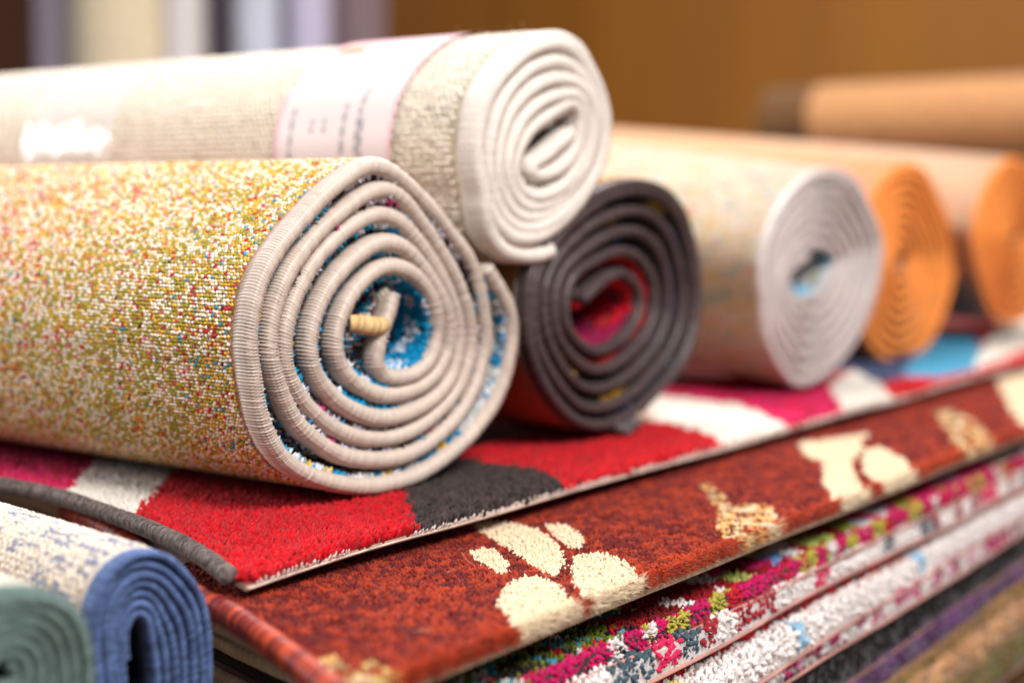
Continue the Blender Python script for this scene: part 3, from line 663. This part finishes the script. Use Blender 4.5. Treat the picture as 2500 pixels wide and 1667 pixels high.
def rust_col(x, y):
    n = len(x); jx = x+rng.normal(0, .0006, n); jy = y+rng.normal(0, .0006, n)
    f = vnoise(x*330+vnoise(x*90, y*90, 3)*3, y*210, 4)*.55+vnoise(x*140, y*90, 7)*.25+.1; f = np.clip((f-.40)*2.8+rng.normal(0, .16, n), 0, 1)
    e = np.clip(1-(BR.right(y)-x)/.012, 0, 1); f = np.clip(f+.7*e, 0, 1)
    c = lin(98, 14, 14)[None]*(1-f[:, None])+lin(172, 56, 22)[None]*f[:, None]
    for cc_, pg in motifs:
        k = inpoly(jx, jy, pg)
        if cc_[2] < .3:
            mz = vnoise(x*170, y*170, 31)+rng.normal(0, .08, n); c[k & (mz > .42)] = cc_; c[k & (mz > .70)] = CR*.9; c[k & (mz < .18)] = lin(150, 130, 90)
        else: c[k] = cc_*rng.uniform(.93, 1.05, (k.sum(), 1))
    return c*rng.uniform(.9, 1.1, (n, 1))
BR.pile(rust_col, [(-.61, -.39, .42, .84, .0018), (-.58, -.39, .84, 1.10, .0026), (-.58, -.39, 1.10, 2.3, .0048)], .0044, .0014, tilt=.24, edge_out=.6)
# fine fuzz spilling over the cut edge
n = 9000; y = BR.yc+rng.uniform(0, 1, n)**1.6*(1.4-BR.yc); xx = BR.right(y)+rng.uniform(-.004, .001, n)
pos = np.stack([xx, y, BR.height(xx, y)-rng.uniform(-.001, .006, n)], 1)
cf = rust_col(xx-.004, y); scatter('edge_fuzz', FIBR, pos, frames(np.tile([.85, -.05, .25], (n, 1)), .30), np.stack([np.full(n, .00035)]*2+[rng.uniform(.004, .0085, n)], 1), cf, M_pile, BR.root)
def rust_bind(q, r, r2):
    f = np.clip(vnoise(q*420, q*0, 2)*1.8-.5+.5*(r-.5), 0, 1)[..., None]; return (lin(112, 24, 30)*(1-f)+lin(200, 74, 36)*f)*(.85+.3*r2[..., None])
BR.front_binding(rust_bind, .0066, .00125, amp=.22, slant=.5, dz=.0012, xmin=-.8)

# ---- the rest of the stack
def cellmap(x, y, sc, seed):
    u, v = x*sc, y*sc; u = u+.8*(vnoise(u*2, v*2, seed)-.5); v = v+.8*(vnoise(u*2+7, v*2, seed+1)-.5); return hash2(np.floor(u), np.floor(v), seed+3)
def table_col(tab, cum, sc, seed, amt=.15):
    tab = np.array(tab)
    def f(x, y):
        r = cellmap(x, y, sc, seed); i = np.searchsorted(cum, r); return tab[np.clip(i, 0, len(tab)-1)]*rng.uniform(1-amt, 1+amt, (len(x), 1))
    return f
G_, T_, K_, W_ = lin(120, 130, 25), lin(60, 150, 170), lin(34, 26, 26), lin(236, 226, 222)
def confetti(x, y):
    near = table_col([K_, G_, G_*.7, T_, lin(190, 20, 40), W_*.8], [.30, .58, .76, .86, .93, 1], 190, 3)(x, y)
    red = table_col([lin(150, 6, 20), lin(120, 6, 16), lin(170, 180, 90), W_*.9, lin(60, 110, 100), lin(210, 25, 110), lin(100, 150, 200)], [.45, .60, .72, .82, .89, .95, 1], 62, 9)(x, y)
    far = table_col([lin(150, 150, 50), lin(225, 40, 110), W_*.9, lin(180, 30, 45), lin(215, 150, 70), lin(190, 195, 215)], [.25, .5, .68, .8, .9, 1], 55, 12)(x, y)
    t = y+.03*(vnoise(x*60, y*40, 6)-.5); c = np.where((t < .60)[:, None], near, np.where((t < .86)[:, None], red, far))
    e = (S2.right(y*KL)/KL-x < .005) & (t > .50); c[e] = table_col([lin(196, 22, 92), W_*.9, lin(180, 168, 66), lin(190, 20, 44)], [.55, .66, .84, 1], 70, 14)(x[e], y[e]); return c
GRP = 'rugs lying flat in the stack'
KL = 1.10     # how far below and behind the rust rug the rest of the stack sits
def lowfront(xe, dy=0., y0=.535):
    return [[-1.45, .68+dy], [-1.0, .63+dy], [-.72, .57+dy], [-.60, y0+dy], [-.52, y0-.02+dy], [-.46, y0-.03+dy], [xe, y0-.04+dy]]
mside = plain('cream_edge', lin(170, 150, 130), nscale=600, namp=.3)
specs = [  # ztop, thickness, right edge, label, top colour, colour function, spacing, slope
 (-.0315, .0085, -.366, 'confetti rug of black, green and red under the rust rug, third in the flat stack', K_, confetti, .0019, -.012),
 (-.0405, .0120, -.360, 'white rug edge flecked with magenta and blue, fourth in the flat stack', W_*.85, table_col([W_, W_, lin(215, 40, 90), lin(70, 90, 100), lin(160, 40, 50)], [.45, .66, .8, .88, 1], 48, 21), .0026, -.02),
 (-.0530, .0090, -.364, 'deep red rug edge between two white rugs in the flat stack', lin(120, 12, 16), table_col([lin(165, 24, 24), lin(150, 16, 24)], [.6, 1], 40, 23), .0036, -.02),
 (-.0625, .0135, -.348, 'white rug edge with faint pastel flecks below the deep red one', W_*.85, table_col([W_, W_*.95, lin(225, 215, 130), lin(150, 190, 215), lin(240, 205, 150)], [.5, .86, .91, .96, 1], 50, 25), .0030, -.035),
 (-.0765, .0130, -.350, 'pinkish white rug edge with magenta fringe above the black rug', W_*.8, table_col([W_, lin(215, 150, 175), lin(190, 50, 110), lin(150, 40, 80)], [.40, .62, .84, 1], 60, 27), .0036, -.035),
 (-.0900, .0250, -.352, 'thick black shaggy rug edge low in the flat stack', K_*.6, table_col([K_*.6, K_*.9], [.6, 1], 80, 29), .0042, -.035),
 (-.1155, .0120, -.346, 'dull purple rug edge under the black rug', lin(80, 50, 90), table_col([lin(104, 66, 110), lin(84, 52, 84)], [.6, 1], 60, 31), .0045, -.035),
 (-.1280, .0100, -.344, 'ochre rug edge under the purple one', lin(140, 110, 50), table_col([lin(158, 122, 66), lin(140, 108, 52)], [.6, 1], 60, 33), .0045, -.035),
 (-.1385, .0150, -.336, 'tan rug edge under the ochre one', lin(180, 140, 100), table_col([lin(206, 156, 112), lin(190, 140, 98)], [.6, 1], 60, 35), .0045, -.035),
 (-.1540, .0220, -.330, 'olive brown rug edge at the bottom right corner', lin(110, 90, 50), table_col([lin(128, 108, 62), lin(112, 92, 50), lin(104, 104, 50)], [.5, .8, 1], 60, 37), .0045, -.035),
]
LOW = []
fill = [(-.0322, .0095, -.455, 'rug with cream backing tape, directly under the rust rug', lin(150, 128, 108))]
for zt, th, xe, label, c_ in fill:
    R = Flat('rug', label, GRP, [[-1.45, .69], [-1.0, .645], [-.72, .565], [-.60, .515], [-.54, .497], [xe, .475]], xe, zt, th, plain('fill_top', c_*.6), plain('fill_side', c_*.5, nscale=400, namp=.3), seed=60)
    R.front_binding((lambda k_: (lambda q, r, r2: np.tile(k_, q.shape+(1,))*(.85+.3*r[..., None])))(c_), th*.32, .0020, amp=.15, mat=M_dull, seg=10, res=3, dz=-th*.1, xmin=-.8)
for i, (zt, th, xe, label, tc, cf0, sp, sl) in enumerate(specs):
    zt = CAMH-(CAMH-zt)*KL; th = th*KL*.99; xe = xe*KL; sp = sp*1.1; cf = (lambda f_: (lambda x, y: f_(x/KL, y/KL)))(cf0)
    fr_ = lowfront(xe, (.0, .012, .004, .012, .006, .015, .01, .012, .014, .016)[i])
    R = Flat('rug', label, GRP, fr_, xe, zt, th, plain('pile_base', tc*(.7 if tc.mean() < .3 else .95), nscale=300, namp=.3), plain('pile_side', tc*(.6 if tc.mean() < .3 else .9), nscale=300, namp=.3), slope=sl, seed=20+i, wave=.006)
    if i == 0: S2 = R
    R.pile(cf, [(xe-(.075 if i == 0 else .035), xe+.03, .50, 1.2, sp), (xe-(.08 if i == 0 else .05), xe+.03, 1.2, 2.3, .0055)], .0055, .00125, tilt=.35, edge_out=.9)
    R.edge_pile(cf, R.yc+.002, 1.9, sp*1.05, sp*.62, .006)
    R.front_binding((lambda c_: (lambda q, r, r2: np.tile(c_, q.shape+(1,))*(.8+.4*r[..., None])))(lin(186, 166, 144) if i in (0, 2, 4) else (lin(40, 28, 26) if i in (1, 3) else lin(150, 90, 40))), th*.5, .0024, amp=.12, mat=M_dull, seg=8, res=3, xmin=-.8)
    yl = np.arange(R.yc, 2.2, .02); xr_ = R.right(yl)
    thread_tail(R.root, np.stack([xr_+.0035, yl, R.height(xr_, yl)-R.th+.0012], 1), [.0011], .02, lin(190, 136, 126) if i < 5 else lin(150, 110, 90), 'backing_edge', 0.)
    LOW.append(R)

# ------------------------------------------------------------------ table under the stack, back of the shop
def box(name, lo, hi, mat, parent=None, kind=None, bev=.0):
    lo, hi = np.array(lo), np.array(hi); V = np.array([[x, y, z] for x in (lo[0], hi[0]) for y in (lo[1], hi[1]) for z in (lo[2], hi[2])], float)
    F = np.array([[0, 1, 3, 2], [4, 6, 7, 5], [0, 4, 5, 1], [2, 3, 7, 6], [0, 2, 6, 4], [1, 5, 7, 3]])
    o = build(name, V, F, mat, parent, sm=False)
    if kind: o['kind'] = kind
    return o
def wood(name, c, sc=6.):
    m = bpy.data.materials.new(name); m.use_nodes = True; N, L = m.node_tree.nodes, m.node_tree.links; b = N['Principled BSDF']
    tc = N.new('ShaderNodeTexCoord'); mp = N.new('ShaderNodeMapping'); mp.inputs['Scale'].default_value = (sc, sc, sc*.12); nz = N.new('ShaderNodeTexNoise'); nz.inputs['Scale'].default_value = 1.5; nz.inputs['Detail'].default_value = 6
    cr = N.new('ShaderNodeValToRGB'); cr.color_ramp.elements[0].color = (*(np.array(c)*.88), 1); cr.color_ramp.elements[1].color = (*(np.array(c)*1.08), 1); cr.color_ramp.elements[0].position = .3; cr.color_ramp.elements[1].position = .7
    L.new(tc.outputs['Object'], mp.inputs[0]); L.new(mp.outputs[0], nz.inputs['Vector']); L.new(nz.outputs[0], cr.inputs[0]); L.new(cr.outputs[0], b.inputs['Base Color']); b.inputs['Roughness'].default_value = .6
    return m
zt = min(BL.P[:, 1].min(), SG.P[:, 1].min())-.004
box('table_top', (-1.6, .18, -.40), (-.20, 2.6, -.256), wood('table_wood', lin(120, 85, 55)), kind='structure')
FLOORZ = -.85
box('floor', (-9, -2, FLOORZ-.05), (5, 9, FLOORZ), plain('floor_vinyl', lin(150, 130, 110), nscale=20, namp=.2), kind='structure')
wl = box('wall', (-9, 4.6, FLOORZ), (5, 4.75, 3.), wood('amber_panel', lin(150, 92, 8), 3.), kind='structure')
# upright rolls of carpet standing at the back, left
def upright(pxl, pxr, yy, c, label, n=28, tw=5):
    a = unp(pxl*K, 80*K, 1, yy); b_ = unp(pxr*K, 80*K, 1, yy); x0, x1 = a[0], b_[0]; r = abs(x1-x0)*.5*.86; cx = (x0+x1)/2
    o = thing('upright_roll', (cx, yy, FLOORZ), label, 'carpet roll', 'carpet rolls standing at the back')
    t = np.linspace(0, 1, tw*n+1); a_ = 2*math.pi*tw*t; rr = r*(.15+.85*t); P = np.stack([cx+rr*np.cos(a_), yy+rr*np.sin(a_)], 1)
    zs = np.array([FLOORZ+.002, 0., .7, 1.5]); V = np.stack([np.concatenate([P, np.full((len(P), 1), z)], 1) for z in zs], 1)
    build('rolled_sheet', V.reshape(-1, 3), grid_faces(len(P), 4), plain('carpet_back', c, nscale=60, namp=.2, bump=.3, bscale=200), o)
    # two ties round the roll
    for z in (.15, 1.05):
        an = np.linspace(0, 2*math.pi, 25); Q = np.stack([cx+(r+.004)*np.cos(an), yy+(r+.004)*np.sin(an)], 1)
        V = np.stack([np.concatenate([Q, np.full((25, 1), z+d)], 1) for d in (-.012, .012)], 1); build('tie', V.reshape(-1, 3), grid_faces(25, 2), plain('tie_tape', lin(220, 215, 205)), o)
    return o
ups = [(-60, 68, 3.05, lin(66, 34, 18), 'dark brown carpet roll standing at the far left'), (62, 136, 3.2, lin(206, 190, 214), 'lilac carpet roll standing beside the dark brown one'),
 (138, 200, 3.25, lin(210, 205, 208), 'slim grey carpet roll between the lilac and tan ones'), (198, 388, 3.15, lin(230, 214, 184), 'wide tan carpet roll standing at the back'),
 (386, 470, 3.2, lin(228, 222, 224), 'off-white carpet roll right of the wide tan one'), (470, 552, 3.4, lin(140, 130, 150), 'slate carpet roll right of the off-white one'),
 (548, 650, 3.2, lin(196, 200, 218), 'pale blue carpet roll between two slate ones'), (640, 672, 3.5, lin(130, 122, 140), 'narrow slate carpet roll behind the pale blue and lavender ones'), (668, 762, 3.22, lin(186, 180, 208), 'lavender carpet roll standing at the back'), (760, 890, 3.4, lin(124, 104, 112), 'mauve grey carpet roll next to the brown wall')]
for a_ in ups: upright(*a_)
# far display with two more rolls
fz = unp(2000, 400, 1, 3.1)[2]
xl = unp(1700*K, 300, 1, 3.1)[0]
box('display_stand', (xl-.1, 2.85, FLOORZ), (xl+2.4, 3.5, fz), wood('stand_wood', lin(120, 80, 45)), kind='structure')
def far_roll(px0, px1, ptop, yy, c, label):
    x0 = unp(px0*K, 250, 1, yy)[0]; x1 = unp(px1*K, 250, 1, yy)[0]; zt = unp((px0+px1)/2*K, ptop*K, 1, yy)[2]; r = (zt-fz)/2
    o = thing('far_roll', ((x0+x1)/2, yy, fz), label, 'rolled rug', 'rolls on the far display')
    t = np.linspace(0, 1, 5*26+1); a_ = 2*math.pi*5*t; rr = r*(.12+.88*t); xs = np.linspace(x0, x1, 4)
    V = np.stack([np.stack([np.full(len(t), x), yy+rr*np.cos(a_), fz+r+rr*np.sin(a_)], 1) for x in xs], 1)
    build('rolled_sheet', V.reshape(-1, 3), grid_faces(len(t), 4), plain('far_rug_back', c, nscale=60, namp=.25, bump=.3, bscale=200), o)
far_roll(1890, 2600, 165, 3.05, lin(178, 128, 84), 'tan roll lying on the far display at the right')
far_roll(1775, 1900, 190, 3.22, lin(96, 64, 32), 'dark brown roll lying behind the tan roll')
# ---- ledge under the two rolls in front, stray fibres
for R, y0, y1, x1 in ((BL, .361, .490, -.55), (SG, .20, .360, -.515)):
    box('ledge', (-.90, y0, -.255), (x1, y1, float(R.P[:, 1].min())-.0025), wood('ledge_wood', lin(110, 80, 52)), kind='structure')
def stray(root, p, d, l, c=(.8, .75, .7)):
    p = np.array(p); d = np.array(d, float); d /= np.linalg.norm(d); e = rng.normal(0, 1, 3)*.4; thread_tail(root, [p, p+d*l*.4+e*l*.15, p+d*l*.75+e*l*.5, p+d*l+e*l*.9], [.0001, .00009, .00006], .05, c, 'stray_fibre', 0.)
for i in range(6): stray(B.root, (XA-.01-.05*rng.uniform(), .855+.02*rng.normal(), .293), (rng.normal()*.3, rng.normal()*.3, 1), rng.uniform(.004, .008), lin(200, 170, 140))
for i in range(14):
    q_ = A.s[-1]-rng.uniform(.05, .6); x_ = rng.uniform(.01, .3); p, n3 = A.place(np.array([q_]), np.array([x_]), 1, A.t*.5); stray(A.root, p[0], n3[0], rng.uniform(.004, .009), WHITE)
for i in range(7):
    x_ = rng.uniform(-.5, -.42); y_ = rng.uniform(.5, .65); stray(BR.root, (x_, y_, BR.height(np.array(x_), np.array(y_))+.003), (rng.normal(), rng.normal(), .4), rng.uniform(.006, .014), lin(220, 180, 150))
